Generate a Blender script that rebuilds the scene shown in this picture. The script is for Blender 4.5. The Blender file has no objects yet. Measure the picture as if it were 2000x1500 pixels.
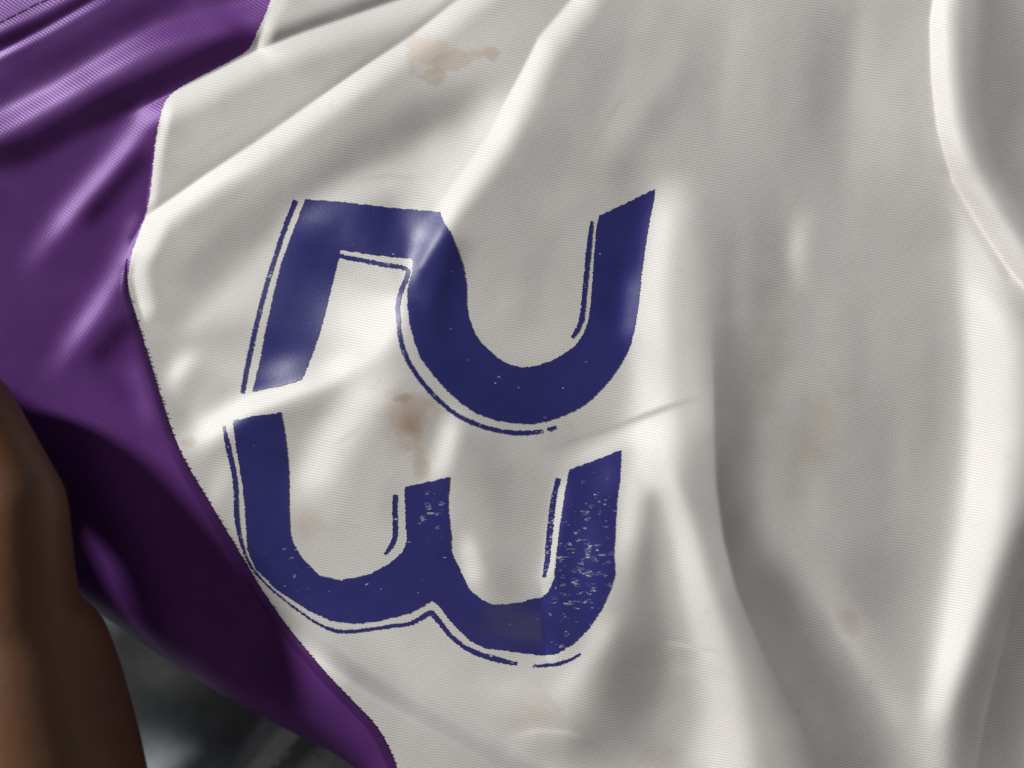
import bpy, bmesh, math, random
import numpy as np
from mathutils import Vector, noise
from mathutils.geometry import delaunay_2d_cdt

random.seed(7)
rng = np.random.default_rng(11)
sc = bpy.context.scene
col = sc.collection

# ------------------------------------------------------------------ camera, world, lamps, exposure
D = 0.19                     # lens to mean cloth plane (m)
WID = 0.24                   # width of cloth in view at that plane (m)
K = WID / 2000.0 / D         # photo pixel -> tangent
cam_d = bpy.data.cameras.new("camera")
cam = bpy.data.objects.new("camera", cam_d); col.objects.link(cam)
cam.location = (0, 0, D)
cam_d.sensor_fit = 'HORIZONTAL'
cam_d.angle = 2 * math.atan(WID / 2 / D)
cam_d.clip_start = 0.005; cam_d.clip_end = 50
cam_d.dof.use_dof = True
cam_d.dof.focus_distance = D
cam_d.dof.aperture_fstop = (cam_d.lens / 1000) / 0.012
sc.camera = cam

SX, SY = 0.84, 0.54          # direction (image right, image down) in which the light travels
ELEV = math.radians(23.5)
w = bpy.data.worlds.new("World"); sc.world = w; w.use_nodes = True
bg = w.node_tree.nodes["Background"]
bg.inputs[0].default_value = (1.0, 0.98, 0.97, 1); bg.inputs[1].default_value = 0.034

def area(name, loc, power, size, color):
    l = bpy.data.lights.new(name, 'AREA'); l.shape = 'DISK'; l.size = size
    l.energy = power; l.color = color
    o = bpy.data.objects.new(name, l); col.objects.link(o)
    o.location = loc
    o.rotation_euler = (-Vector(loc)).to_track_quat('-Z', 'Y').to_euler()
    return o
KD = 1.6
area("window_lamp", (-SX * math.cos(ELEV) * KD, SY * math.cos(ELEV) * KD, math.sin(ELEV) * KD), 30.0, 0.20, (1.0, 0.975, 0.935))
area("warm_fill", (0.04, -0.98, 0.72), 1.25, 0.35, (1.0, 0.86, 0.76))  # added fill, standing in for warm bounce light
area("cool_fill", (0.75, 0.45, 0.8), 0.42, 0.6, (0.76, 0.87, 1.0))  # added fill, standing in for cool sky light from the right

sc.view_settings.view_transform = 'Standard'
sc.view_settings.look = 'None'
sc.view_settings.gamma = 1.0
sc.view_settings.exposure = 0.0
sc.render.engine = 'CYCLES'
sc.cycles.use_denoising = True

# ------------------------------------------------------------------ cloth relief
# The folds are drawn as the light and shade wanted on them;
# those tones set slopes, integrated to one height field (least squares, in the frequency domain).
G = 3.0
X0, X1, Y0, Y1 = -420, 2420, -340, 1840
gx = np.arange(X0, X1 + 1, G); gy = np.arange(Y0, Y1 + 1, G)
NX, NY = len(gx), len(gy)
PX, PY = np.meshgrid(gx, gy)
L = np.full((NY, NX), 160.0)

def fall(t):
    t = np.clip(t, 0, 1)
    return 1 - t * t * (3 - 2 * t)

DEFER = []
def stroke(pts, val, wl, wr, alpha=1.0, taper=(0.0, 0.0), pl=0.08, late=False):
    """pts (x,y[,val[,wl,wr]]); wl = width to the light, wr = width away from it."""
    if (wl <= 7 or wr <= 4) and not late:
        DEFER.append((pts, val, wl, wr, alpha, taper, pl)); return
    P = []
    for p in pts:
        v = p[2] if len(p) > 2 and p[2] is not None else val
        a = p[3] if len(p) > 3 else wl
        b = p[4] if len(p) > 4 else wr
        P.append((p[0], p[1], v, a, b))
    P = np.array(P, float)
    m = max(P[:, 3].max(), P[:, 4].max()) + 2
    i0 = max(0, int((P[:, 0].min() - m - X0) / G)); i1 = min(NX, int((P[:, 0].max() + m - X0) / G) + 2)
    j0 = max(0, int((P[:, 1].min() - m - Y0) / G)); j1 = min(NY, int((P[:, 1].max() + m - Y0) / G) + 2)
    if i1 <= i0 or j1 <= j0: return
    qx = PX[j0:j1, i0:i1]; qy = PY[j0:j1, i0:i1]
    best = np.full(qx.shape, 1e9); sgn = np.zeros(qx.shape)
    V = np.zeros(qx.shape); A = np.ones(qx.shape); B = np.ones(qx.shape); T = np.zeros(qx.shape)
    seg = np.hypot(np.diff(P[:, 0]), np.diff(P[:, 1])); tot = seg.sum(); acc = 0
    for k in range(len(P) - 1):
        ax, ay = P[k, :2]; bx, by = P[k + 1, :2]
        dx, dy = bx - ax, by - ay; l2 = dx * dx + dy * dy
        t = np.clip(((qx - ax) * dx + (qy - ay) * dy) / l2, 0, 1)
        ex = qx - (ax + t * dx); ey = qy - (ay + t * dy)
        d = np.hypot(ex, ey)
        nx, ny = -dy, dx
        if nx * SX + ny * SY < 0: nx, ny = -nx, -ny
        s = np.sign(ex * nx + ey * ny)
        u = d < best
        best = np.where(u, d, best); sgn = np.where(u, s, sgn)
        V = np.where(u, P[k, 2] + t * (P[k + 1, 2] - P[k, 2]), V)
        A = np.where(u, P[k, 3] + t * (P[k + 1, 3] - P[k, 3]), A)
        B = np.where(u, P[k, 4] + t * (P[k + 1, 4] - P[k, 4]), B)
        T = np.where(u, (acc + t * seg[k]) / tot, T); acc += seg[k]
    W = np.where(sgn < 0, fall(best / A), fall((best / B - pl) / (1 - pl))) * alpha
    if taper[0] > 0: W = W * np.clip(T / taper[0], 0, 1)
    if taper[1] > 0: W = W * np.clip((1 - T) / taper[1], 0, 1)
    L[j0:j1, i0:i1] = L[j0:j1, i0:i1] * (1 - W) + V * W

def blob(x, y, rx, ry, val, alpha=1.0, ang=0):
    c, s = math.cos(math.radians(ang)), math.sin(math.radians(ang))
    u = ((PX - x) * c + (PY - y) * s) / rx; v = (-(PX - x) * s + (PY - y) * c) / ry
    W = np.exp(-(u * u + v * v)) * alpha
    L[:] = L * (1 - W) + val * W

# purple side ------------------------------------------------------------
blob(-100, 600, 420, 900, 128)
blob(250, 1250, 330, 420, 110)
# broad tones of the white panel -----------------------------------------
blob(950, 80, 160, 60, 180, 0.9, -30)
blob(480, 560, 120, 130, 178)
blob(700, 620, 110, 100, 215)
blob(1000, 560, 110, 140, 152)
blob(1630, 120, 80, 140, 134)
blob(1460, 210, 45, 90, 168)
blob(1720, 270, 70, 160, 174)
blob(1500, 480, 50, 120, 146)
blob(1450, 850, 60, 220, 118)
blob(1560, 880, 60, 150, 140)
blob(1680, 650, 120, 250, 166)
blob(1710, 950, 110, 160, 144)
blob(1710, 1130, 90, 110, 132)
blob(980, 960, 90, 110, 152)
blob(730, 980, 70, 120, 165)
blob(1235, 1330, 90, 110, 104)
blob(1160, 1440, 80, 60, 116)
blob(760, 1300, 200, 70, 172, 1, 30)
blob(700, 1420, 160, 50, 160, 1, 35)
blob(1080, 1350, 90, 60, 185)
blob(1960, 170, 80, 190, 114)
blob(1920, 520, 60, 90, 200)
# fold 0 and the shelf above it
stroke([(520, 40), (700, -30), (900, -100)], 172, 60, 50)
stroke([(540, 0), (520, 40), (505, 90)], 205, 4, 30)
stroke([(486, 100), (600, 58), (700, 24), (800, -10), (950, -60)], 95, 34, 6)
stroke([(300, 200), (325, 188), (400, 152), (500, 101), (600, 63), (700, 29), (800, -5), (950, -55)], 220, 3, 66)
stroke([(325, 200), (305, 290), (295, 360), (288, 420)], 225, 5, 22)
stroke([(360, 300), (470, 230), (600, 150), (740, 70)], 160, 45, 45, 0.9)
# dark trough between fold 1 and fold 2
stroke([(1060, 165), (950, 205), (825, 230), (700, 300), (560, 385), (470, 460), (360, 560), (320, 620)], 138, 75, 65, 1, (0.1, 0.15))
stroke([(430, 640), (520, 520), (590, 430), (700, 370), (800, 335), (900, 250)], 190, 45, 55, 0.9, (0.15, 0.1))
stroke([(262, 464), (286, 419), (400, 339), (500, 274), (600, 204), (700, 134), (800, 69), (890, -1), (980, -71)], 138, 22, 4, 0.7)
# fold 1
stroke([(262, 470), (286, 425), (400, 345), (500, 280), (600, 210), (700, 140), (800, 75), (890, 5), (980, -65)], 240, 3, 62)
stroke([(300, 440), (268, 500), (262, 540), (275, 600)], 225, 4, 38, 0.9)
# fold 2
stroke([(1060, 150), (990, 210), (930, 290), (860, 380), (800, 470)], 226, 90, 60, 0.9, (0.25, 0.25))
stroke([(1150, -70), (1120, 0), (1055, 75), (1020, 145), (990, 200), (960, 262), (925, 312), (885, 372, 246, 14, 58), (862, 420, 244, 30, 44), (838, 470, 240, 52, 28), (812, 520, 240, 40, 24), (792, 572, 236, 30, 24)], 246, 7, 66, 1, (0, 0.08))
stroke([(1200, 60), (1120, 210), (1030, 320), (930, 450), (900, 560)], 150, 60, 90, 0.6, (0.1, 0.1))
stroke([(1330, 60), (1250, 200), (1180, 300)], 172, 50, 60, 0.7, (0.2, 0.2))
stroke([(1310, 180), (1240, 290), (1190, 370)], 142, 40, 50, 0.8, (0.2, 0.2))
# left white strip, little tuck
stroke([(300, 640), (380, 555), (470, 465), (560, 385)], 148, 34, 36, 0.8, (0.2, 0.2))
stroke([(345, 660), (420, 600), (500, 540)], 192, 26, 34, 0.8, (0.25, 0.25))
stroke([(400, 690), (450, 655), (495, 625)], 152, 24, 30, 0.8, (0.25, 0.25))
blob(450, 720, 50, 40, 176, 0.6)
stroke([(388, 676), (356, 706), (335, 738), (331, 775)], 226, 20, 30, 0.95, (0.35, 0.4))
stroke([(430, 735), (400, 775), (370, 815)], 160, 26, 26, 0.8, (0.25, 0.25))
# fold 3
stroke([(470, 830), (560, 815), (640, 800), (715, 770)], 140, 30, 50, 0.95, (0.2, 0.25))
stroke([(345, 880, 215, 34, 44), (400, 842, 234, 50, 44), (480, 792, 242, 42, 32), (560, 766, 242, 30, 26), (640, 735, 242, 46, 28), (715, 690, 238, 76, 38), (765, 635, 236, 95, 34), (788, 575, 240, 70, 16)], 246, 42, 30, 1, (0.12, 0.02), 0.2)
blob(690, 640, 60, 70, 232, 0.6)
# fold 4 with its trough
stroke([(575, 1010), (600, 945), (637, 870), (675, 808), (705, 765), (770, 700)], 226, 54, 84, 0.9, (0.25, 0.2))
# fold 5
stroke([(840, 960), (862, 900), (878, 840), (890, 790)], 228, 30, 32, 1, (0.3, 0.3))
stroke([(896, 1040), (910, 1085), (930, 1150)], 238, 16, 32, 1, (0.3, 0.2))
stroke([(955, 900), (985, 1000), (990, 1160)], 142, 60, 60, 0.8, (0.15, 0))
stroke([(1108, 925), (1092, 1020), (1080, 1095), (1064, 1150)], 250, 22, 8, 1, (0.15, 0.1))
stroke([(1040, 950), (1020, 1050), (1005, 1150)], 148, 25, 35, 0.8, (0.2, 0.1))
# crease between the digits
stroke([(1090, 912), (1160, 885), (1230, 850), (1290, 820)], 228, 30, 26, 0.85, (0.3, 0.2))
# fold 6
stroke([(1315, 330), (1285, 430), (1266, 540), (1258, 640), (1262, 740), (1268, 830), (1262, 900)], 222, 52, 90, 1, (0.15, 0), 0.2)
blob(1265, 860, 52, 80, 232, 0.9)
stroke([(1335, 380), (1325, 560), (1335, 720), (1355, 860)], 188, 30, 70, 0.85, (0.25, 0.1))
stroke([(1238, 900), (1226, 980), (1214, 1060), (1204, 1130)], 222, 24, 44, 0.9, (0.1, 0.35))
stroke([(1200, 1190), (1160, 1260), (1110, 1330), (1080, 1390)], 205, 36, 34, 0.85, (0.2, 0.25))
stroke([(1274, 950, 150, 8, 8), (1268, 1020, 138, 16, 22), (1258, 1110, 128, 34, 44), (1262, 1200, 122, 60, 60), (1258, 1300, 100, 95, 66), (1215, 1410, 92, 130, 70)], 130, 30, 60, 1, (0.05, 0.1), 0.2)
stroke([(1285, 900, 226, 30, 30), (1308, 980, 232, 22, 40), (1328, 1050, 238, 24, 44), (1352, 1160, 238, 34, 52), (1384, 1270, 238, 46, 56), (1410, 1370, 234, 66, 60), (1425, 1470, 232, 120, 64), (1450, 1600, 225, 130, 70)], 240, 40, 48, 1, (0.05, 0), 0.2)
stroke([(1290, 1300), (1345, 1312), (1410, 1318)], 190, 10, 12, 0.5, (0.3, 0.3))
stroke([(1000, 880), (1090, 868), (1200, 832), (1300, 795), (1390, 765)], 150, 6, 13, 0.7, (0.25, 0.25))
stroke([(1392, 620), (1396, 740), (1398, 850), (1402, 950), (1415, 1050), (1440, 1150), (1490, 1270), (1540, 1360), (1610, 1510), (1680, 1640)], 96, 5, 95, 0.95, (0.3, 0))
stroke([(1385, 860), (1396, 1000), (1424, 1130), (1464, 1250), (1514, 1370), (1574, 1510), (1634, 1640)], 158, 30, 18, 0.85, (0.25, 0))
# deep hollow, then the diagonal ridge
blob(1590, 1350, 75, 180, 74, 1, -32)
blob(1512, 1180, 48, 80, 80, 0.95, -22)
blob(1650, 1490, 85, 90, 80, 0.9)
stroke([(1520, 1050), (1560, 1100), (1620, 1185), (1690, 1300), (1760, 1410), (1820, 1500), (1880, 1620)], 166, 26, 70, 0.8, (0.25, 0), 0.2)
stroke([(1610, 1175), (1650, 1240), (1700, 1320)], 182, 14, 20, 0.6, (0.3, 0.3))
stroke([(1575, 400), (1556, 450), (1550, 510), (1562, 575)], 200, 20, 40, 0.9, (0.4, 0.45))
stroke([(1520, 400), (1515, 500), (1530, 600)], 146, 26, 26, 0.6, (0.3, 0.3))
stroke([(1430, 420), (1416, 560), (1408, 660), (1402, 760)], 132, 30, 70, 0.35, (0.4, 0.15))
stroke([(1640, 20), (1600, 150), (1590, 300)], 140, 30, 40, 0.6, (0.1, 0.3))
for q, v, a1, b1, al in [
    ([(1290, -60), (1230, 120), (1180, 260)], 172, 30, 46, .6), ([(1400, -60), (1350, 120), (1300, 260), (1250, 360)], 150, 34, 40, .6),
    ([(1450, -40), (1425, 150), (1400, 330)], 176, 26, 40, .6), ([(1540, -60), (1520, 120), (1505, 300)], 152, 30, 36, .6),
    ([(1700, -60), (1680, 100), (1670, 320), (1660, 520)], 178, 26, 46, .55), ([(1790, 0), (1780, 200), (1785, 420)], 160, 26, 36, .6),
    ([(1450, 420), (1445, 560), (1450, 700)], 166, 22, 30, .55), ([(1620, 480), (1610, 640), (1615, 820)], 168, 26, 40, .6),
    ([(1680, 560), (1672, 760), (1660, 920)], 150, 26, 40, .6), ([(1760, 480), (1765, 700), (1760, 900), (1740, 1080)], 164, 26, 46, .6),
    ([(1810, 560), (1822, 760), (1815, 940)], 146, 20, 30, .55), ([(1570, 860), (1580, 960), (1600, 1060)], 160, 30, 40, .6),
    ([(960, 640), (985, 560), (1040, 440)], 162, 30, 40, .5), ([(1060, 640), (1090, 520), (1140, 400)], 164, 30, 40, .5),
    ([(640, 1260), (760, 1325), (860, 1350)], 176, 26, 34, .6), ([(930, 1320), (1000, 1350), (1040, 1400)], 186, 26, 40, .6),
    ([(960, 1390), (1010, 1430), (1080, 1460)], 150, 20, 26, .6), ([(620, 1040), (660, 980), (690, 900)], 186, 26, 30, .5),
    ([(740, 1060), (760, 980), (770, 900)], 152, 26, 30, .5), ([(400, 1000), (430, 940), (450, 880)], 184, 22, 26, .6),
    ([(560, 240), (680, 170), (790, 100)], 176, 18, 24, .5), ([(620, 90), (720, 55), (820, 15)], 178, 14, 22, .5),
]: stroke(q, v, a1, b1, al, (0.3, 0.3))
# right folds
stroke([(1845, 330, 190, 20, 60), (1880, 420, 205, 28, 90), (1892, 560, 222, 32, 130), (1905, 700, 228, 40, 150), (1905, 850, 232, 46, 150), (1895, 1000, 232, 50, 120), (1872, 1150, 230, 54, 92), (1845, 1290, 232, 50, 70), (1826, 1380, 226, 44, 50), (1818, 1430, 190, 40, 40), (1830, 1560, 160, 30, 40)], 238, 46, 120, 1, (0.12, 0.0), 0.25)
stroke([(2050, 960), (2000, 1090), (1950, 1230), (1900, 1380), (1880, 1560)], 96, 60, 60, 1, (0.15, 0))
stroke([(2060, 1040), (1988, 1150), (1955, 1290), (1928, 1400), (1900, 1560)], 72, 6, 160, 0.9, (0.2, 0))
stroke([(1832, -110), (1812, 40), (1814, 150), (1826, 250), (1854, 353), (1909, 443), (1969, 533)], 142, 22, 4, 0.6)
stroke([(1838, -110), (1818, 40), (1820, 150), (1832, 250), (1860, 350), (1915, 440), (1975, 530), (2050, 620), (2150, 720)], 246, 3, 68)
stroke([(1930, -60), (1925, 60), (1925, 200), (1950, 330), (2030, 440)], 116, 26, 70, 0.8)
# the printed arms
blob(1150, 1090, 42, 150, 200)
stroke([(1060, 1170), (1066, 1260)], 205, 5, 60, 0.9)
stroke([(930, 1190), (985, 1215), (1040, 1240)], 122, 45, 40, 0.9, (0.15, 0))
blob(845, 1000, 30, 60, 190, 0.8)
blob(822, 446, 40, 50, 214, 1)
stroke([(690, 400), (670, 470)], 185, 18, 30, 0.7)
stroke([(755, 405), (735, 490)], 148, 25, 25, 0.7)
blob(556, 722, 62, 34, 218, 1, -15)
blob(1188, 925, 28, 44, 214, 0.9)
stroke([(1236, 520), (1232, 600), (1222, 680)], 218, 36, 22, 1, (0.2, 0.2))
stroke([(1205, 460), (1196, 560), (1190, 640)], 150, 26, 22, 0.8, (0.25, 0.25))
stroke([(892, 450), (872, 520), (850, 600), (860, 680)], 124, 16, 60, 0.85, (0.1, 0.3))
# bottom of the white panel
stroke([(560, 1175), (700, 1275), (880, 1385), (1060, 1500)], 132, 16, 34, 0.7, (0.1, 0))  # diagonal cast-shadow stripe put into the slopes
stroke([(985, 1440), (1060, 1425), (1130, 1435)], 190, 20, 30, 0.6, (0.2, 0.3))
stroke([(600, 1240), (740, 1345), (880, 1440), (1000, 1520)], 128, 80, 90, 0.75, (0.15, 0))
for q, v in [([(690, 352), (760, 340), (830, 348)], 150), ([(985, 1442), (1050, 1424), (1110, 1428), (1150, 1446)], 205), ([(1010, 905), (1060, 880), (1120, 870)], 150),
             ([(1500, 430), (1540, 400), (1590, 385)], 150), ([(1620, 760), (1680, 772), (1740, 765)], 150),
             ([(420, 560), (470, 520), (505, 470)], 160), ([(1300, 1250), (1350, 1262), (1400, 1270)], 200),
             ([(900, 870), (960, 885), (1020, 880)], 150), ([(330, 330), (420, 270), (500, 225)], 150), ([(1120, 330), (1180, 240), (1240, 150)], 150),
             ([(640, 880), (690, 840), (730, 815)], 185), ([(1050, 1350), (1090, 1385), (1110, 1420)], 160)]:
    stroke(q, v, 4, 12, 0.5, (0.35, 0.35))
# purple folds
stroke([(-60, 40), (40, 12), (130, -40)], 195, 60, 50)
stroke([(-60, 78), (0, 52), (60, 24), (130, -6), (220, -50)], 232, 22, 8)
stroke([(-60, 108), (0, 80), (80, 44), (180, -10), (260, -50)], 92, 22, 20)
stroke([(-60, 132), (0, 103), (80, 62), (190, 0), (280, -50)], 205, 4, 18)
stroke([(-60, 200), (60, 140), (200, 60), (330, -10)], 126, 40, 50)
stroke([(-60, 262), (0, 232), (100, 180), (200, 122), (300, 66), (400, 36), (490, 12), (540, -20)], 226, 22, 44)
stroke([(-60, 320), (60, 280), (200, 205), (330, 140), (470, 80)], 96, 30, 50)
stroke([(40, 545), (90, 480), (140, 420), (200, 350), (255, 285), (305, 215)], 214, 50, 14, 0.95, (0.35, 0.02))
stroke([(150, 440), (215, 370), (285, 290)], 98, 14, 40, 1, (0.2, 0.1))
stroke([(90, 750), (140, 680), (190, 610), (235, 540), (262, 480), (285, 415)], 210, 48, 14, 0.95, (0.35, 0.05))
stroke([(170, 715), (230, 640), (262, 620)], 92, 18, 40, 1, (0.2, 0.1))
stroke([(258, 690), (285, 760), (310, 850)], 185, 50, 8, 0.8, (0.2, 0.3))
stroke([(330, 880), (420, 1040), (560, 1260), (740, 1460)], 150, 70, 10, 0.7)
stroke([(244, 560), (248, 610), (280, 700), (325, 830), (425, 1010), (555, 1215), (690, 1375)], 88, 12, 2, 0.0)

stroke([(240, 900), (330, 1080), (430, 1230), (560, 1370), (680, 1480)], 88, 70, 60, 0.9, (0.25, 0))
_fx = np.fft.fftfreq(NX, G) * 2 * math.pi; _fy = np.fft.fftfreq(NY, G) * 2 * math.pi
_FX, _FY = np.meshgrid(_fx, _fy)
_pad = np.real(np.fft.ifft2(np.fft.fft2(L - 150) * np.exp(-0.5 * (_FX ** 2 + _FY ** 2) * 10.0 ** 2))) + 150
L[:] = 165 + (_pad - 165) * 1.1
for a_ in DEFER: stroke(*a_, late=True)
L[:] = np.interp(L, [60, 100, 130, 150, 165, 200, 240, 255], [64, 98, 137, 163, 180, 213, 244, 253])

# slopes
AMB, KEY = 0.115, 0.90
lin = np.where(L / 255 <= 0.04045, L / 255 / 12.92, ((L / 255 + 0.055) / 1.055) ** 2.4)
cth = np.clip((lin - AMB) / KEY, -0.2, 0.985)
tilt = np.clip(np.arcsin(cth) - ELEV, math.radians(-42), math.radians(58))
p = np.tan(tilt)                                   # rise per pixel along the light's travel
win = np.clip(np.minimum.reduce([PX - X0, X1 - PX, PY - Y0, Y1 - PY]) / 260.0, 0, 1)
p = (p - p.mean()) * win
fx = np.fft.fftfreq(NX, G) * 2 * math.pi; fy = np.fft.fftfreq(NY, G) * 2 * math.pi
FX, FY = np.meshgrid(fx, fy)
ks = FX * SX + FY * SY; kt = -FX * SY + FY * SX
den = ks ** 2 + 0.03 * kt ** 2 + (2 * math.pi / 3400) ** 2
Z = np.real(np.fft.ifft2(-1j * ks * np.fft.fft2(p) / den))
Z *= WID / 2000.0
# broad drape and tiny irregularities
def smooth_noise(scale, seed):
    r = np.random.default_rng(seed).standard_normal((NY, NX))
    f = np.exp(-0.5 * (FX ** 2 + FY ** 2) * scale ** 2)
    n = np.real(np.fft.ifft2(np.fft.fft2(r) * f)); return n / n.std()
Z += 0.00007 * smooth_noise(55, 3) + 0.000022 * smooth_noise(22, 8) + 0.000004 * smooth_noise(10, 4)
_sx = np.interp(PY, [-340, 560, 850, 1216, 1500, 1840], [500, 249, 338, 555, 776, 900])
_t = np.clip((_sx - 30 - PX) / 420, 0, 1) * np.clip((PY - 650) / 350, 0, 1)
Z -= 0.008 * _t * _t * (3 - 2 * _t)
_dx, _dy = 0.845, 0.535  # crease added along the diagonal shadow stripe, to darken it by its slope
_a = (PX - 545) * _dx + (PY - 1180) * _dy; _d = -(PX - 545) * _dy + (PY - 1180) * _dx
_d = _d - 10 * np.sin(_a / 140.0)
_up = np.clip(_d / 52, 0, 1); _dn = np.clip((_d - 52) / 200, 0, 1)
_m = np.clip(_a / 200, 0, 1); _m = _m * _m * (3 - 2 * _m)
Z += 0.0050 * _m * (_up * _up * (3 - 2 * _up)) * (1 - _dn * _dn * (3 - 2 * _dn))
inside = (PX > 0) & (PX < 2000) & (PY > 0) & (PY < 1500)
Z -= np.median(Z[inside])
print("relief mm", Z[inside].min() * 1000, Z[inside].max() * 1000)

def samp(F, x, y):
    u = np.clip((np.asarray(x, float) - X0) / G, 0, NX - 1.001); v = np.clip((np.asarray(y, float) - Y0) / G, 0, NY - 1.001)
    i = u.astype(int); j = v.astype(int); a = u - i; b = v - j
    return (F[j, i] * (1 - a) + F[j, i + 1] * a) * (1 - b) + (F[j + 1, i] * (1 - a) + F[j + 1, i + 1] * a) * b

def world(x, y, z):
    x = np.asarray(x, float); y = np.asarray(y, float); z = np.asarray(z, float)
    return np.stack([(x - 1000) * K * (D - z), -(y - 750) * K * (D - z), z + 0 * x], -1)

def hz(x, y): return samp(Z, x, y)

# ------------------------------------------------------------------ materials
def newmat(name):
    m = bpy.data.materials.new(name); m.use_nodes = True
    nt = m.node_tree; return m, nt, nt.nodes["Principled BSDF"]
def N(nt, typ, **kw):
    n = nt.nodes.new(typ)
    for k, v in kw.items():
        if k == 'inp':
            for a, b in v.items(): n.inputs[a].default_value = b
        else: setattr(n, k, v)
    return n
def lk(nt, a, b): nt.links.new(a, b)
def math_n(nt, op, a, b=None, c=None, clamp=False):
    n = nt.nodes.new('ShaderNodeMath'); n.operation = op; n.use_clamp = clamp
    for i, v in enumerate((a, b, c)):
        if v is None: continue
        if isinstance(v, (int, float)): n.inputs[i].default_value = v
        else: nt.links.new(v, n.inputs[i])
    return n.outputs[0]
def mixc(nt, fac, a, b):
    n = nt.nodes.new('ShaderNodeMix'); n.data_type = 'RGBA'
    for i, v in ((0, fac), (6, a), (7, b)):
        if isinstance(v, (int, float)): n.inputs[i].default_value = v
        elif isinstance(v, tuple): n.inputs[i].default_value = v
        else: nt.links.new(v, n.inputs[i])
    return n.outputs[2]
def noise_n(nt, vec, scale, detail=3, rough=0.5):
    n = nt.nodes.new('ShaderNodeTexNoise'); n.inputs['Scale'].default_value = scale
    n.inputs['Detail'].default_value = detail; n.inputs['Roughness'].default_value = rough
    nt.links.new(vec, n.inputs['Vector']); return n.outputs[0]
def uvs(nt):
    u = nt.nodes.new('ShaderNodeUVMap'); u.uv_map = 'cloth'
    s = nt.nodes.new('ShaderNodeSeparateXYZ'); nt.links.new(u.outputs[0], s.inputs[0])
    return u.outputs[0], s.outputs[0], s.outputs[1]
def knit(nt, uv, ux, uy, ang, period, strength, dist):
    """ribbed jersey knit: fine ribs with the little stitches across them (uv in thousands of photo pixels)"""
    wob = math_n(nt, 'MULTIPLY', math_n(nt, 'SUBTRACT', noise_n(nt, uv, 7, 2), 0.5), 0.016)
    c, s = math.cos(math.radians(ang)), math.sin(math.radians(ang))
    a = math_n(nt, 'ADD', math_n(nt, 'MULTIPLY', ux, -s), math_n(nt, 'MULTIPLY', uy, c))
    a = math_n(nt, 'ADD', a, wob)
    b = math_n(nt, 'ADD', math_n(nt, 'MULTIPLY', ux, c), math_n(nt, 'MULTIPLY', uy, s))
    w1 = math_n(nt, 'SINE', math_n(nt, 'MULTIPLY', a, 2 * math.pi * 1000 / period))
    b2 = math_n(nt, 'ADD', b, math_n(nt, 'MULTIPLY', w1, 0.0012))
    w2 = math_n(nt, 'SINE', math_n(nt, 'MULTIPLY', b2, 2 * math.pi * 1000 / (period * 1.25)))
    h = math_n(nt, 'ADD', w1, math_n(nt, 'MULTIPLY', w2, 0.35))
    fuzz = noise_n(nt, uv, 420, 2)
    h = math_n(nt, 'ADD', h, math_n(nt, 'MULTIPLY', fuzz, 1.6))
    bp = nt.nodes.new('ShaderNodeBump'); bp.inputs['Strength'].default_value = strength
    bp.inputs['Distance'].default_value = dist
    nt.links.new(h, bp.inputs['Height'])
    gap = nt.nodes.new('ShaderNodeMapRange'); gap.inputs[1].default_value = -1.0; gap.inputs[2].default_value = 2.2
    gap.inputs[3].default_value = 1.0; gap.inputs[4].default_value = 0.0
    nt.links.new(h, gap.inputs[0])
    return bp.outputs[0], gap.outputs[0]
def spot(nt, ux, uy, x, y, rx, ry, ang=0):
    c, s = math.cos(math.radians(ang)), math.sin(math.radians(ang))
    dx = math_n(nt, 'SUBTRACT', ux, x / 1000); dy = math_n(nt, 'SUBTRACT', uy, y / 1000)
    a = math_n(nt, 'DIVIDE', math_n(nt, 'ADD', math_n(nt, 'MULTIPLY', dx, c), math_n(nt, 'MULTIPLY', dy, s)), rx / 1000)
    b = math_n(nt, 'DIVIDE', math_n(nt, 'SUBTRACT', math_n(nt, 'MULTIPLY', dy, c), math_n(nt, 'MULTIPLY', dx, s)), ry / 1000)
    r2 = math_n(nt, 'ADD', math_n(nt, 'MULTIPLY', a, a), math_n(nt, 'MULTIPLY', b, b))
    return math_n(nt, 'POWER', 2.718, math_n(nt, 'MULTIPLY', r2, -1.0))

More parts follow.
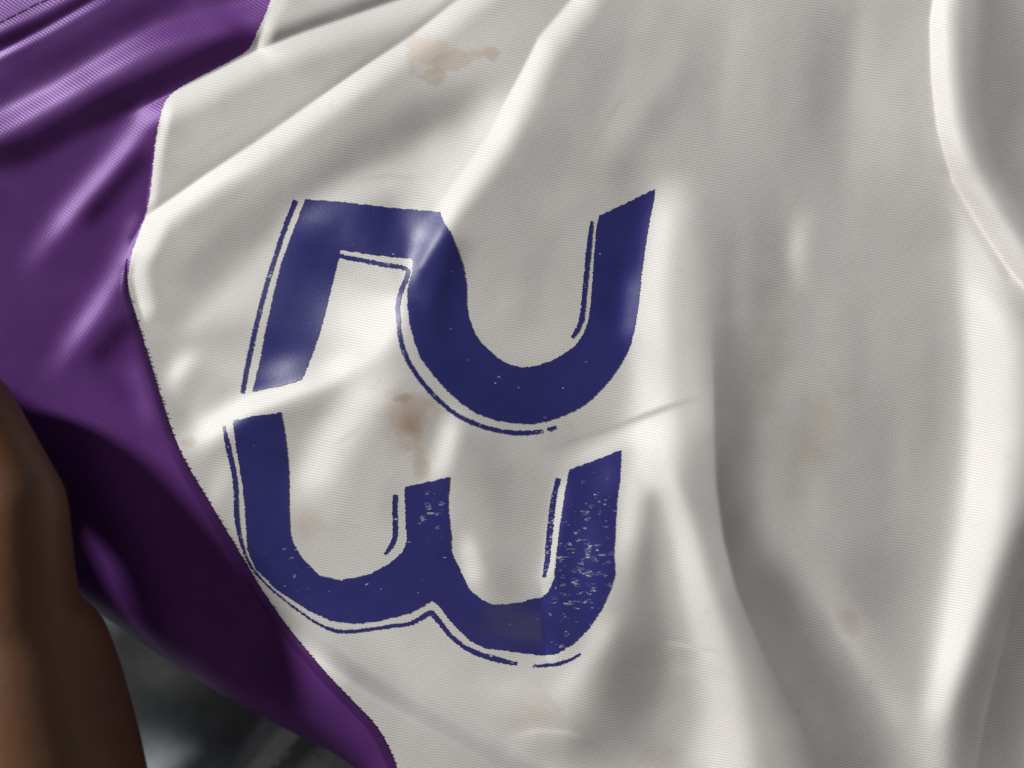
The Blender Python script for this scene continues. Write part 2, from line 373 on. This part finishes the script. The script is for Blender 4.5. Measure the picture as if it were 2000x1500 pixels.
def white_cloth():
    m, nt, b = newmat("white_knit")
    uv, ux, uy = uvs(nt)
    nor, h = knit(nt, uv, ux, uy, 11, 5.0, 0.10, 0.00010)
    base = mixc(nt, math_n(nt, 'MULTIPLY', noise_n(nt, uv, 5, 3), 0.5), (0.925, 0.912, 0.904, 1), (0.885, 0.872, 0.864, 1))
    n1 = noise_n(nt, uv, 22, 5, 0.6); n2 = noise_n(nt, uv, 60, 4, 0.6)
    def stain(base, x, y, rx, ry, ang, colr, amt, lo, hi, n=n1):
        g = math_n(nt, 'ADD', spot(nt, ux, uy, x, y, rx, ry, ang), math_n(nt, 'MULTIPLY', math_n(nt, 'SUBTRACT', n, 0.5), 1.5))
        f = nt.nodes.new('ShaderNodeMapRange'); f.interpolation_type = 'SMOOTHSTEP'
        f.inputs[1].default_value = lo; f.inputs[2].default_value = hi; f.inputs[4].default_value = amt
        nt.links.new(g, f.inputs[0])
        return mixc(nt, f.outputs[0], base, colr)
    tan = (0.73, 0.585, 0.445, 1)
    base = stain(base, 835, 100, 48, 50, 40, tan, 0.5, 0.35, 0.8)
    base = stain(base, 890, 118, 66, 26, -14, tan, 0.6, 0.40, 0.74)
    base = stain(base, 962, 104, 24, 19, 0, (0.70, 0.52, 0.41, 1), 0.6, 0.42, 0.75)
    base = stain(base, 850, 148, 34, 22, 0, tan, 0.6, 0.45, 0.7)
    base = stain(base, 800, 815, 62, 72, 0, (0.66, 0.49, 0.37, 1), 0.75, 0.15, 1.1)
    base = stain(base, 808, 828, 34, 34, 0, (0.44, 0.24, 0.15, 1), 0.65, 0.45, 1.25)
    base = stain(base, 785, 780, 30, 18, 0, (0.44, 0.28, 0.16, 1), 0.6, 0.55, 1.1, n2)
    base = stain(base, 818, 900, 24, 54, -8, (0.60, 0.45, 0.28, 1), 0.6, 0.3, 1.1)
    base = stain(base, 590, 1025, 50, 46, 0, (0.72, 0.60, 0.49, 1), 0.5, 0.1, 1.3)
    base = stain(base, 1655, 1215, 44, 24, 60, (0.66, 0.54, 0.44, 1), 0.6, 0.25, 1.1)
    base = stain(base, 1590, 860, 50, 170, 20, (0.74, 0.69, 0.55, 1), 0.55, 0.1, 1.2)
    base = stain(base, 1510, 680, 40, 150, 4, (0.74, 0.70, 0.56, 1), 0.55, 0.1, 1.2)
    base = stain(base, 365, 862, 26, 20, 0, (0.66, 0.54, 0.38, 1), 0.6, 0.4, 1.0)
    base = stain(base, 1040, 1390, 60, 60, 0, (0.70, 0.62, 0.50, 1), 0.4, 0.2, 1.2)
    base = stain(base, 1290, 1475, 55, 30, 0, (0.76, 0.66, 0.52, 1), 0.4, 0.2, 1.2)
    base = mixc(nt, math_n(nt, 'MULTIPLY', h, 0.62), base, (0.42, 0.41, 0.40, 1))  # holes of the knit, with their occlusion put into the colour
    lk(nt, base, b.inputs['Base Color']); lk(nt, nor, b.inputs['Normal'])
    b.inputs['Roughness'].default_value = 0.55
    b.inputs['Specular IOR Level'].default_value = 0.35
    b.inputs['Sheen Weight'].default_value = 0.15; b.inputs['Sheen Roughness'].default_value = 0.4
    return m

def purple_cloth(name="purple_satin", dark=1.0):
    m, nt, b = newmat(name)
    uv, ux, uy = uvs(nt)
    nor, h = knit(nt, uv, ux, uy, 32, 5.6, 0.12, 0.00014)
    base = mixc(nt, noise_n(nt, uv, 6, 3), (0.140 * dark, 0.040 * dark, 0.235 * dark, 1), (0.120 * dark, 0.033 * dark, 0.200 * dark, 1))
    lk(nt, base, b.inputs['Base Color']); lk(nt, nor, b.inputs['Normal'])
    b.inputs['Roughness'].default_value = 0.46
    b.inputs['Specular IOR Level'].default_value = 0.55
    b.inputs['Specular Tint'].default_value = (0.66, 0.40, 1.0, 1)
    return m

def print_mat(name, wear, colr):
    m, nt, b = newmat(name)
    uv, ux, uy = uvs(nt)
    def flecks(ang, sx, sy, thr, seed):
        mp = nt.nodes.new('ShaderNodeMapping'); mp.inputs['Rotation'].default_value = (0, 0, math.radians(ang))
        mp.inputs['Scale'].default_value = (sx, sy, 1); mp.inputs['Location'].default_value = (seed, seed * 2, 0)
        nt.links.new(uv, mp.inputs[0])
        return noise_n(nt, mp.outputs[0], 1.0, 1, 0.4)
    f1 = flecks(-26, 20, 120, 0, 3.1); f2 = flecks(-12, 26, 140, 0, 9.7); f3 = flecks(-20, 50, 75, 0, 1.7)
    def hair(f, wd): return math_n(nt, 'SUBTRACT', 1.0, math_n(nt, 'MULTIPLY', math_n(nt, 'ABSOLUTE', math_n(nt, 'SUBTRACT', f, 0.5)), 1.0 / wd))
    hl = math_n(nt, 'MAXIMUM', hair(f1, 0.014), hair(f2, 0.010))
    chips = flecks(-20, 70, 150, 0, 5.5)
    patch = math_n(nt, 'MAXIMUM', spot(nt, ux, uy, 1130, 1110, 110, 150), math_n(nt, 'MULTIPLY', spot(nt, ux, uy, 850, 985, 50, 70), 0.8))
    patch = math_n(nt, 'MAXIMUM', patch, math_n(nt, 'MULTIPLY', spot(nt, ux, uy, 1160, 1010, 70, 90), 0.75))
    patch = math_n(nt, 'MAXIMUM', patch, math_n(nt, 'MULTIPLY', spot(nt, ux, uy, 590, 1120, 70, 50), 0.45))
    patch = math_n(nt, 'MAXIMUM', patch, math_n(nt, 'MULTIPLY', spot(nt, ux, uy, 1050, 1270, 60, 30), 0.5))
    gate = math_n(nt, 'ADD', math_n(nt, 'MULTIPLY', patch, 0.24), f3)
    gm = nt.nodes.new('ShaderNodeMapRange'); gm.inputs[1].default_value = 0.75 - wear * 1.5; gm.inputs[2].default_value = 0.80 - wear * 1.5
    nt.links.new(gate, gm.inputs[0])
    hm = math_n(nt, 'MULTIPLY', math_n(nt, 'MAXIMUM', hl, 0.0), gm.outputs[0])
    cm = nt.nodes.new('ShaderNodeMapRange'); cm.inputs[1].default_value = 0.0; cm.inputs[2].default_value = 0.04
    nt.links.new(math_n(nt, 'SUBTRACT', chips, math_n(nt, 'SUBTRACT', 0.79 - wear * 1.3, math_n(nt, 'MULTIPLY', patch, 0.07))), cm.inputs[0])
    mkv = math_n(nt, 'MULTIPLY', math_n(nt, 'MAXIMUM', math_n(nt, 'MULTIPLY', hm, 1.6), cm.outputs[0]), 0.95, clamp=True)
    class mk: outputs = [mkv]
    tone = mixc(nt, noise_n(nt, uv, 12, 4), colr, tuple(c * 1.25 for c in colr[:3]) + (1,))
    c = mixc(nt, mk.outputs[0], tone, (0.62, 0.61, 0.60, 1))
    lk(nt, c, b.inputs['Base Color'])
    r = math_n(nt, 'ADD', 0.40, math_n(nt, 'MULTIPLY', noise_n(nt, uv, 40, 3), 0.12))
    lk(nt, r, b.inputs['Roughness'])
    b.inputs['Specular IOR Level'].default_value = 0.6
    hgt = math_n(nt, 'SUBTRACT', math_n(nt, 'MULTIPLY', noise_n(nt, uv, 160, 3), 0.6), mk.outputs[0])
    bp = nt.nodes.new('ShaderNodeBump'); bp.inputs['Strength'].default_value = 0.25; bp.inputs['Distance'].default_value = 0.0002
    lk(nt, hgt, bp.inputs['Height']); lk(nt, bp.outputs[0], b.inputs['Normal'])
    return m

M_WHITE = white_cloth()
M_PURPLE = purple_cloth()
M_SEAM_SHADED = purple_cloth("purple_seam_shaded", 0.6)  # darker purple copy: shade of the seam strip put into its colour
NAVY = (0.025, 0.026, 0.175, 1)
M_PRINT = print_mat("navy_print", 0.0, NAVY)
M_LINE = print_mat("navy_outline", 0.06, NAVY)
def simple(name, c, rough):
    m, nt, b = newmat(name); b.inputs['Base Color'].default_value = c + (1,); b.inputs['Roughness'].default_value = rough
    return m
M_THREAD = simple("purple_thread", (0.035, 0.010, 0.075), 0.6)

# ------------------------------------------------------------------ mesh helpers
def mesh_obj(name, verts, faces, mat, parent=None, uv=None, smooth=True):
    me = bpy.data.meshes.new(name)
    me.from_pydata([tuple(v) for v in verts], [], faces)
    if uv is not None:
        ul = me.uv_layers.new(name='cloth')
        idx = np.empty(len(me.loops), dtype=np.int32); me.loops.foreach_get('vertex_index', idx)
        ul.data.foreach_set('uv', np.asarray(uv, dtype=np.float32)[idx].ravel())
    me.materials.append(mat)
    if smooth: me.polygons.foreach_set('use_smooth', np.ones(len(me.polygons), dtype=bool))
    me.update()
    o = bpy.data.objects.new(name, me); col.objects.link(o)
    if parent is not None: o.parent = parent
    return o

def grid_obj(name, VX, VY, VZ, mat, parent):
    r, c = VX.shape
    P3 = world(VX, VY, VZ).reshape(-1, 3)
    i = np.arange(r * c).reshape(r, c)
    F = np.stack([i[:-1, :-1], i[1:, :-1], i[1:, 1:], i[:-1, 1:]], -1).reshape(-1, 4)
    me = bpy.data.meshes.new(name)
    me.vertices.add(len(P3)); me.vertices.foreach_set('co', P3.astype(np.float32).ravel())
    me.loops.add(F.size); me.loops.foreach_set('vertex_index', F.astype(np.int32).ravel())
    me.polygons.add(len(F)); me.polygons.foreach_set('loop_start', np.arange(0, F.size, 4, dtype=np.int32))
    try: me.polygons.foreach_set('loop_total', np.full(len(F), 4, dtype=np.int32))
    except Exception: pass
    ul = me.uv_layers.new(name='cloth')
    uv = np.stack([VX.ravel(), VY.ravel()], -1) / 1000
    ul.data.foreach_set('uv', uv[F.ravel()].astype(np.float32).ravel())
    me.materials.append(mat)
    me.polygons.foreach_set('use_smooth', np.ones(len(F), dtype=bool))
    me.update(calc_edges=True); me.validate()
    o = bpy.data.objects.new(name, me); col.objects.link(o); o.parent = parent
    return o

def empty(name, loc, label, cat):
    o = bpy.data.objects.new(name, None); col.objects.link(o); o.location = loc
    o["label"] = label; o["category"] = cat
    return o

# ------------------------------------------------------------------ jersey
jersey = empty("sports_jersey", (0, 0, 0), "crumpled white sports jersey with purple side panel and navy number 23", "jersey")

SEAM = np.array([(600, -340), (560, -120), (534, -20), (522, 20), (503, 60), (492, 88), (478, 104), (430, 130), (370, 160), (334, 182), (318, 205), (305, 265),
                 (299, 320), (294, 372), (287, 415), (272, 452), (256, 495), (249, 540), (250, 570), (262, 608), (280, 665), (300, 730), (318, 790),
                 (338, 850), (366, 910), (395, 958), (430, 1016), (475, 1092), (510, 1150), (555, 1216), (605, 1278), (655, 1335),
                 (705, 1385), (742, 1425), (768, 1478), (785, 1530), (830, 1640), (900, 1840)], float)
def smooth_curve(P, n=2):
    for _ in range(n):
        Q = [P[0]]
        for a, b in zip(P[:-1], P[1:]): Q += [0.75 * a + 0.25 * b, 0.25 * a + 0.75 * b]
        Q.append(P[-1]); P = np.array(Q)
    return P
SEAMC = smooth_curve(SEAM)
def seam_x(y): return np.interp(y, SEAMC[:, 1], SEAMC[:, 0])

rows = np.arange(-330, 1831, 3.2)
ncol = 640
t = np.linspace(0, 1, ncol)[None, :]
xb = seam_x(rows)[:, None]
tooth = (1.2 * np.sin(rows * 0.9) + 0.8 * np.sin(rows * 0.37))[:, None] * np.exp(-(t * 160) ** 2)
VX = xb + (2405 - xb) * t + tooth
VY = np.repeat(rows[:, None], ncol, 1)
grid_obj("white_panel", VX, VY, hz(VX, VY), M_WHITE, jersey)

LOWER = np.array([(-400, 1010), (-100, 1060), (80, 1130), (207, 1206), (288, 1264), (380, 1325), (480, 1384), (565, 1428), (648, 1468), (690, 1496), (745, 1550), (800, 1640), (870, 1740), (895, 1840)], float)
LOWC = smooth_curve(LOWER)
def low_x(y): return np.where(y < 1010, -400, np.interp(y, LOWC[:, 1], LOWC[:, 0]))
npc = 260
t = np.linspace(0, 1, npc)[None, :]
xl = low_x(rows)[:, None]
xl = np.minimum(xl, xb - 4)
VX = xl + (xb + 1 - xl) * t
VY = np.repeat(rows[:, None], npc, 1)
# the lower border rolls under
dist = np.full(VX.shape, 1e9)
for a, b in zip(LOWC[:-1], LOWC[1:]):
    d = b - a; tt = np.clip(((VX - a[0]) * d[0] + (VY - a[1]) * d[1]) / (d @ d), 0, 1)
    dist = np.minimum(dist, np.hypot(VX - a[0] - tt * d[0], VY - a[1] - tt * d[1]))
u = np.clip(1 - dist / 45.0, 0, 1)
roll = 0.0050 * (1 - np.sqrt(np.clip(1 - u * u, 0, 1)))
VZ = hz(VX, VY) - roll
grid_obj("purple_panel", VX, VY, VZ, M_PURPLE, jersey)

def ribbon(name, pts, width, lift, mat, parent, step=3.0, jit=0.0, seed=0, dome=0.0, across=3):
    """a strip lying on the cloth along a polyline (px); width may vary (x,y,w)"""
    P = np.array([(q[0], q[1], q[2] if len(q) > 2 else width) for q in pts], float)
    P = smooth_curve(P, 2)
    s = np.concatenate([[0], np.cumsum(np.hypot(np.diff(P[:, 0]), np.diff(P[:, 1])))])
    n = max(4, int(s[-1] / step)); ss = np.linspace(0, s[-1], n)
    x = np.interp(ss, s, P[:, 0]); y = np.interp(ss, s, P[:, 1]); wd = np.interp(ss, s, P[:, 2])
    tx = np.gradient(x); ty = np.gradient(y); l = np.hypot(tx, ty); tx /= l; ty /= l
    r = np.random.default_rng(seed)
    V, U = [], []
    cols = across
    for j in range(cols):
        o = -0.5 + j / (cols - 1)
        e = r.normal(0, jit, n) if j in (0, cols - 1) else 0
        vx = x - ty * (o * wd + e); vy = y + tx * (o * wd + e)
        z = hz(vx, vy) + lift + dome * (1 - (2 * o) ** 2)
        V.append(world(vx, vy, z)); U.append(np.stack([vx, vy], -1) / 1000)
    V = np.stack(V, 1).reshape(-1, 3); U = np.stack(U, 1).reshape(-1, 2)
    F = []
    for i in range(n - 1):
        for j in range(cols - 1):
            a = i * cols + j; F.append((a, a + cols, a + cols + 1, a + 1))
    return mesh_obj(name, V, F, mat, parent, U)

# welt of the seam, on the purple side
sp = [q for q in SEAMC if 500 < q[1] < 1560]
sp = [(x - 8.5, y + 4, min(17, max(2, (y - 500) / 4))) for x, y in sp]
ribbon("seam_welt", sp, 16, 0.00012, M_SEAM_SHADED, jersey, 3.0, 0.5, 5, 0.00012, 5)

# overlock stitches peeping out along the seam edge, too small to pick apart
SV, SF = [], []
yy = 575.0
while yy < 1490:
    x0 = float(seam_x(yy)); x1 = float(seam_x(yy + 4.5))
    q = [(x0 - 4, yy), (x0 + 1.6 + random.uniform(-1.2, .8), yy + 0.8), (x1 + 1.6 + random.uniform(-1.2, .8), yy + 3.4), (x1 - 4, yy + 4.2)]
    yy += random.uniform(6.0, 10.0)
    if random.random() < 0.4: continue
    b0 = len(SV)
    for (ax, ay) in q: SV.append(world(ax, ay, float(hz(ax, ay)) + 0.00022))
    cx = sum(v[0] for v in q) / 4; cy = sum(v[1] for v in q) / 4
    SV.append(world(cx, cy, float(hz(cx, cy)) + 0.00030))
    SF += [(b0 + i, b0 + 4, b0 + (i + 1) % 4) for i in range(4)]
st = mesh_obj("seam_stitching", SV, SF, M_THREAD, jersey); st["kind"] = "stuff"

# hem stitching in the corner
for k in range(9):
    f = k - 2
    ax, ay = 10 + f * 23.0, 37.5 - f * 11.5
    if f > 2: ay += (f - 2) * 1.5
    ribbon("hem_stitch", [(ax, ay), (ax + 9, ay - 4.5), (ax + 19, ay - 9)], 4.0, 0.00012, M_THREAD, jersey, 2.0, 0.2, k, 0.00015, 5)

# ------------------------------------------------------------------ number 23
TWO = [(596, 389), (670, 395), (775, 407), (859, 414), (866, 432), (880, 455), (892, 485), (904, 518), (911, 558), (911, 590), (915, 620), (926, 650),
       (941, 671), (968, 696), (992, 711), (1019, 718), (1049, 714), (1079, 704), (1103, 690), (1124, 675), (1139, 653), (1148, 629), (1154, 590),
       (1157, 545), (1161, 485), (1165, 440), (1170, 422), (1220, 398), (1279, 369), (1277, 390), (1268, 434), (1259, 491), (1253, 535), (1248, 590), (1242, 630), (1232, 674),
       (1214, 710), (1190, 743), (1166, 770), (1145, 788), (1127, 799), (1104, 810), (1071, 822), (1038, 827), (1005, 827), (965, 820), (928, 807),
       (905, 791), (880, 770), (844, 731), (820, 698), (808, 665), (799, 629), (796, 596), (796, 566), (800, 551), (805, 530), (807, 512), (803, 504), (772, 503),
       (730, 497), (664, 488), (661, 506), (653, 536), (646, 566), (638, 599), (631, 626), (622, 656), (610, 692), (599, 719), (589, 742), (568, 749),
       (535, 757), (493, 765), (505, 716), (517, 653), (532, 584), (550, 512), (568, 464), (586, 416)]
THREE = [(455, 822), (500, 812), (549, 805), (557, 850), (562, 890), (565, 937), (565, 987), (566, 1032), (572, 1060), (590, 1090), (624, 1124), (666, 1133),
         (720, 1122), (760, 1101), (786, 1078), (795, 1055), (792, 1020), (790, 950), (825, 944), (879, 931), (876, 965), (876, 1005), (881, 1040), (882, 1079),
         (899, 1115), (917, 1152), (943, 1172), (958, 1179), (991, 1180), (1020, 1175), (1060, 1165), (1071, 1156), (1082, 1130), (1086, 1093), (1092, 1038),
         (1101, 976), (1112, 917), (1167, 897), (1213, 879), (1211, 936), (1205, 976), (1202, 1035), (1199, 1086), (1202, 1123), (1192, 1152), (1178, 1185),
         (1152, 1225), (1119, 1258), (1086, 1277), (1057, 1280), (1020, 1275), (976, 1269), (947, 1266), (917, 1251), (884, 1218), (855, 1181), (844, 1173),
         (829, 1182), (800, 1197), (744, 1212), (690, 1218), (648, 1213), (600, 1191), (540, 1152), (498, 1110), (483, 1074), (480, 1020), (474, 948), (462, 882)]

def digit(name, poly, label, seed):
    r = np.random.default_rng(seed)
    P = np.array(poly, float)
    pts = []
    n = len(P)
    for i in range(n):
        a, b = P[i], P[(i + 1) % n]; d = b - a; ln = np.hypot(*d)
        m = max(1, int(round(ln / 3.2)))
        for k in range(m):
            q = a + d * k / m
            # edge follows the ribs of the knit: ragged along the ribs
            j = r.normal(0, 0.55) + 0.6 * math.sin(q[1] * 1.15 + 0.1 * q[0])
            tx, ty = d / ln
            pts.append((q[0] - ty * j, q[1] + tx * j))
    B = len(pts)
    edges = [(i, (i + 1) % B) for i in range(B)]
    bp = np.array(pts)
    X, Y = np.meshgrid(np.arange(P[:, 0].min(), P[:, 0].max(), 3.6), np.arange(P[:, 1].min(), P[:, 1].max(), 3.6))
    X = X.ravel(); Y = Y.ravel()
    ins = np.zeros(len(X), bool)
    for i in range(n):
        x1, y1 = P[i]; x2, y2 = P[(i + 1) % n]
        if y1 == y2: continue
        c = ((y1 > Y) != (y2 > Y)) & (X < (x2 - x1) * (Y - y1) / (y2 - y1) + x1)
        ins ^= c
    X = X[ins]; Y = Y[ins]
    keep = np.ones(len(X), bool)
    for ch in range(0, B, 40):
        s = bp[ch:ch + 40]
        dd = np.hypot(X[:, None] - s[:, 0], Y[:, None] - s[:, 1]).min(1); keep &= dd > 3.0
    X = X[keep]; Y = Y[keep]
    allp = [Vector((float(a), float(b))) for a, b in pts] + [Vector((float(a), float(b))) for a, b in zip(X, Y)]
    out = delaunay_2d_cdt(allp, edges, [list(range(B))], 1, 1e-5)
    v2 = np.array([(v.x, v.y) for v in out[0]])
    Zz = hz(v2[:, 0], v2[:, 1])
    # offset along the surface normal
    e = 3.0
    s = WID / 2000
    nx = -(hz(v2[:, 0] + e, v2[:, 1]) - hz(v2[:, 0] - e, v2[:, 1])) / (2 * e * s)
    ny = (hz(v2[:, 0], v2[:, 1] + e) - hz(v2[:, 0], v2[:, 1] - e)) / (2 * e * s)
    nn = np.stack([nx, ny, np.ones_like(nx)], -1); nn /= np.linalg.norm(nn, axis=1)[:, None]
    V = world(v2[:, 0], v2[:, 1], Zz) + nn * 0.00011
    F = []
    for f in out[2]:
        a, b, c = v2[f[0]], v2[f[1]], v2[f[2]]
        cr = (b[0] - a[0]) * (c[1] - a[1]) - (b[1] - a[1]) * (c[0] - a[0])
        F.append(tuple(f) if cr < 0 else tuple(reversed(f)))
    o = mesh_obj(name, V, F, M_PRINT, jersey, v2 / 1000)
    o["label"] = label
    return o

two = digit("number_digit", TWO, "navy printed digit 2 with smooth glossy surface", 1)
three = digit("number_digit", THREE, "navy printed digit 3 with cracked and flaking print", 2)
LIFT = 0.00011
def outline(pts, parent, wdt, seed):
    return ribbon("digit_outline", pts, wdt, LIFT, M_LINE, parent, 2.4, 0.7, seed, 0, 3)
outline([(577, 391), (556, 443), (538, 500), (523, 545), (511, 590), (499, 638), (488, 689), (479, 734), (473, 768)], two, 8.5, 1)
outline([(662, 500), (700, 507), (745, 516), (787, 522), (796, 526), (797, 532), (793, 545), (781, 572), (776, 599), (778, 629), (781, 662), (793, 701), (820, 743), (850, 776),
         (884, 807), (925, 827), (965, 840), (1005, 846), (1038, 845), (1060, 842, 6)], two, 8.5, 2)
outline([(1068, 839, 4), (1078, 837, 7), (1086, 834, 5)], two, 6, 3)
outline([(1156, 432, 5), (1152, 464), (1148, 506), (1143, 554), (1140, 590), (1137, 617), (1133, 635), (1117, 660, 6)], two, 9, 4)
outline([(437, 832, 4), (442, 860, 9), (451, 900, 9), (457, 925, 8), (461, 962, 9), (461, 1000, 9), (464, 1032, 8), (472, 1065, 5), (485, 1100, 4), (505, 1127, 4), (540, 1161, 4), (600, 1206, 4),
         (636, 1227, 6), (666, 1235, 8), (720, 1230, 6), (774, 1221, 7), (800, 1219, 7), (818, 1209, 8), (838, 1197, 10), (842, 1196, 10), (855, 1211, 10), (881, 1245, 8), (910, 1267, 9), (947, 1282, 11),
         (983, 1291, 10), (1009, 1297, 6)], three, 8, 5)
outline([(1040, 1301, 4), (1057, 1300, 6), (1086, 1298, 7), (1112, 1290, 6), (1134, 1277, 4)], three, 7, 6)
outline([(772, 966), (770, 1000), (772, 1037), (769, 1060), (751, 1083, 6)], three, 9, 7)
outline([(1090, 934, 8), (1080, 976), (1075, 1020), (1071, 1064), (1068, 1101), (1062, 1128, 5)], three, 11, 8)

# ------------------------------------------------------------------ blanket below
def blanket_mat():
    m, nt, b = newmat("grey_fleece")
    tc = nt.nodes.new('ShaderNodeTexCoord'); v = tc.outputs['Object']
    n1 = noise_n(nt, v, 220, 6, 0.7); n2 = noise_n(nt, v, 1400, 3, 0.6)
    c = mixc(nt, n1, (0.22, 0.255, 0.27, 1), (0.50, 0.57, 0.60, 1))
    lk(nt, c, b.inputs['Base Color']); b.inputs['Roughness'].default_value = 0.95
    b.inputs['Sheen Weight'].default_value = 0.3
    bp = nt.nodes.new('ShaderNodeBump'); bp.inputs['Strength'].default_value = 0.8; bp.inputs['Distance'].default_value = 0.0012
    lk(nt, math_n(nt, 'ADD', n1, math_n(nt, 'MULTIPLY', n2, 0.6)), bp.inputs['Height']); lk(nt, bp.outputs[0], b.inputs['Normal'])
    return m
zmin = float(min(Z.min(), VZ.min())) - 0.004
bx = np.linspace(-0.34, 0.34, 300); by = np.linspace(-0.30, 0.26, 240)
BX, BY = np.meshgrid(bx, by)
BZ = np.zeros_like(BX)
for i in range(BX.shape[0]):
    for j in range(BX.shape[1]):
        BZ[i, j] = 0.0022 * noise.noise(Vector((BX[i, j] * 28, BY[i, j] * 28, 3))) + 0.0008 * noise.noise(Vector((BX[i, j] * 90, BY[i, j] * 90, 9)))
_f = K * (D - zmin); BPX = 1000 + BX / _f; BPY = 750 - BY / _f
_q = (BPX - 470) * 0.8 + (BPY - 1447) * 0.6
_u = np.clip(_q / 36, 0, 1); _v = np.clip((BPY - 1540 - 25 * np.sin(BPX / 90)) / 70, 0, 1)  # second term: unseen ridge added to keep warm light off the hollow
_u = _u * _u * (3 - 2 * _u) * np.clip((BPY - 1250) / 100, 0, 1); _v = _v * _v * (3 - 2 * _v)
_w = np.maximum(_u, _v)
BZ += 0.022 * _w
BZ -= 0.006 * np.exp(-((_q - 95 + (BPY - 1450) * 0.15) / 22) ** 2) * _u
BZ += 0.006 * np.exp(-((BPX - 255) / 45) ** 2 - ((BPY - 1290) / 90) ** 2) * (1 - _w)
BZ -= BZ.max()
V = np.stack([BX, BY, BZ + 0.0], -1).reshape(-1, 3)
r_, c_ = BX.shape
F = [(i * c_ + j, i * c_ + j + 1, (i + 1) * c_ + j + 1, (i + 1) * c_ + j) for i in range(r_ - 1) for j in range(c_ - 1)]
bl = mesh_obj("fleece_blanket", V, F, blanket_mat())
bl.location.z = zmin
so = bl.modifiers.new("thick", 'SOLIDIFY'); so.thickness = 0.006; so.offset = -1
bl["label"] = "shadowed grey fleece blanket under the jersey, showing below its purple edge"; bl["category"] = "blanket"

# ------------------------------------------------------------------ hand
def skin_mat():
    m, nt, b = newmat("brown_skin")
    tc = nt.nodes.new('ShaderNodeTexCoord'); v = tc.outputs['Object']
    n1 = noise_n(nt, v, 60, 4); n2 = noise_n(nt, v, 900, 3)
    c = mixc(nt, n1, (0.22, 0.098, 0.045, 1), (0.14, 0.060, 0.029, 1))
    lk(nt, c, b.inputs['Base Color']); b.inputs['Roughness'].default_value = 0.5
    b.inputs['Subsurface Weight'].default_value = 0.15; b.inputs['Subsurface Radius'].default_value = (0.004, 0.0015, 0.0008)
    b.inputs['Subsurface Scale'].default_value = 1.0
    bp = nt.nodes.new('ShaderNodeBump'); bp.inputs['Strength'].default_value = 0.3; bp.inputs['Distance'].default_value = 0.0006
    lk(nt, n2, bp.inputs['Height']); lk(nt, bp.outputs[0], b.inputs['Normal'])
    return m
hz0 = float(hz(60, 1150))
print("cloth at hand mm", hz0 * 1000, "zmin", zmin * 1000)
def hp(x, y, zmm):
    return Vector(world(x, y, hz0 + zmm / 1000).tolist())
chains = [
    # wrist / forearm / palm centre
    [(-520, 2500, 20, 30), (-340, 2100, 20, 27), (-230, 1800, 22, 24), (-140, 1600, 24, 19)],
]
jv, je, jr = [], [], []
def addv(x, y, z, r):
    jv.append(hp(x, y, z)); jr.append(r / 1000); return len(jv) - 1
prev = None
ids = []
for q in chains[0]:
    i = addv(*q)
    if prev is not None: je.append((prev, i))
    prev = i; ids.append(i)
palm = ids[-1]
fingers = [
    [(58, 1520, 25, 19), (36, 1240, 22, 12), (26, 990, 20, 10.6), (-62, 792, 16, 8.8), (-190, 840, 10, 7.6), (-250, 930, 8, 6.5)],
    [(-130, 1360, 14, 14), (-130, 1100, 10, 12), (-170, 870, 9, 11), (-300, 690, 20, 8.8), (-400, 780, 10, 7.6), (-440, 860, 8, 6.6)],
    [(-300, 1380, 17, 12), (-340, 1140, 12, 9.8), (-390, 900, 11, 9.4), (-490, 780, 18, 8.4), (-570, 860, 10, 7.2), (-600, 930, 8, 6.3)],
    [(-450, 1460, 24, 11), (-510, 1260, 24, 8.8), (-560, 1080, 22, 8.2), (-640, 980, 15, 7.4), (-690, 1050, 9, 6.4), (-710, 1110, 8, 5.6)],
    [(40, 1790, 22, 18), (150, 1630, 20, 16), (138, 1470, 18, 14), (122, 1350, 17, 12.5), (100, 1262, 17, 11.5)],
]
for f in fingers:
    prev = ids[-2] if f is fingers[4] else palm
    for q in f:
        i = addv(*q); je.append((prev, i)); prev = i
# knuckle row and heel of the hand, so that the palm is one solid mass
mcp = [len(ids) + 0]
starts = []
k0 = len(ids)
for f in fingers: starts.append(k0); k0 += len(f)
for a, b in zip(starts[:3], starts[1:4]): je.append((a, b))
je += [(ids[2], starts[0]), (ids[2], starts[2]), (ids[2], starts[3]), (ids[2], starts[4]), (starts[0], starts[4] + 1), (starts[0] + 1, starts[4] + 3), (starts[0], starts[4] + 2)]
base = jv[palm].copy()
bm = bmesh.new()
for v, r in zip(jv, jr):
    bmesh.ops.create_icosphere(bm, subdivisions=3, radius=r, matrix=__import__('mathutils').Matrix.Translation(v - base))
for a, b in je:
    pa, pb = jv[a] - base, jv[b] - base
    d = pb - pa
    q = d.to_track_quat('Z', 'Y').to_matrix().to_4x4()
    q.translation = (pa + pb) / 2
    bmesh.ops.create_cone(bm, cap_ends=True, cap_tris=False, segments=28, radius1=jr[a], radius2=jr[b], depth=d.length, matrix=q)
me = bpy.data.meshes.new("hand"); bm.to_mesh(me); bm.free()
hand = bpy.data.objects.new("hand", me); col.objects.link(hand); hand.location = base
rm = hand.modifiers.new("fuse", 'REMESH'); rm.mode = 'VOXEL'; rm.voxel_size = 0.0013; rm.use_smooth_shade = True
sm = hand.modifiers.new("soften", 'SMOOTH'); sm.iterations = 22; sm.factor = 0.5
me.materials.append(skin_mat())
hand["label"] = "brown bare hand with bent finger and thumb gripping the purple cloth edge"; hand["category"] = "hand"
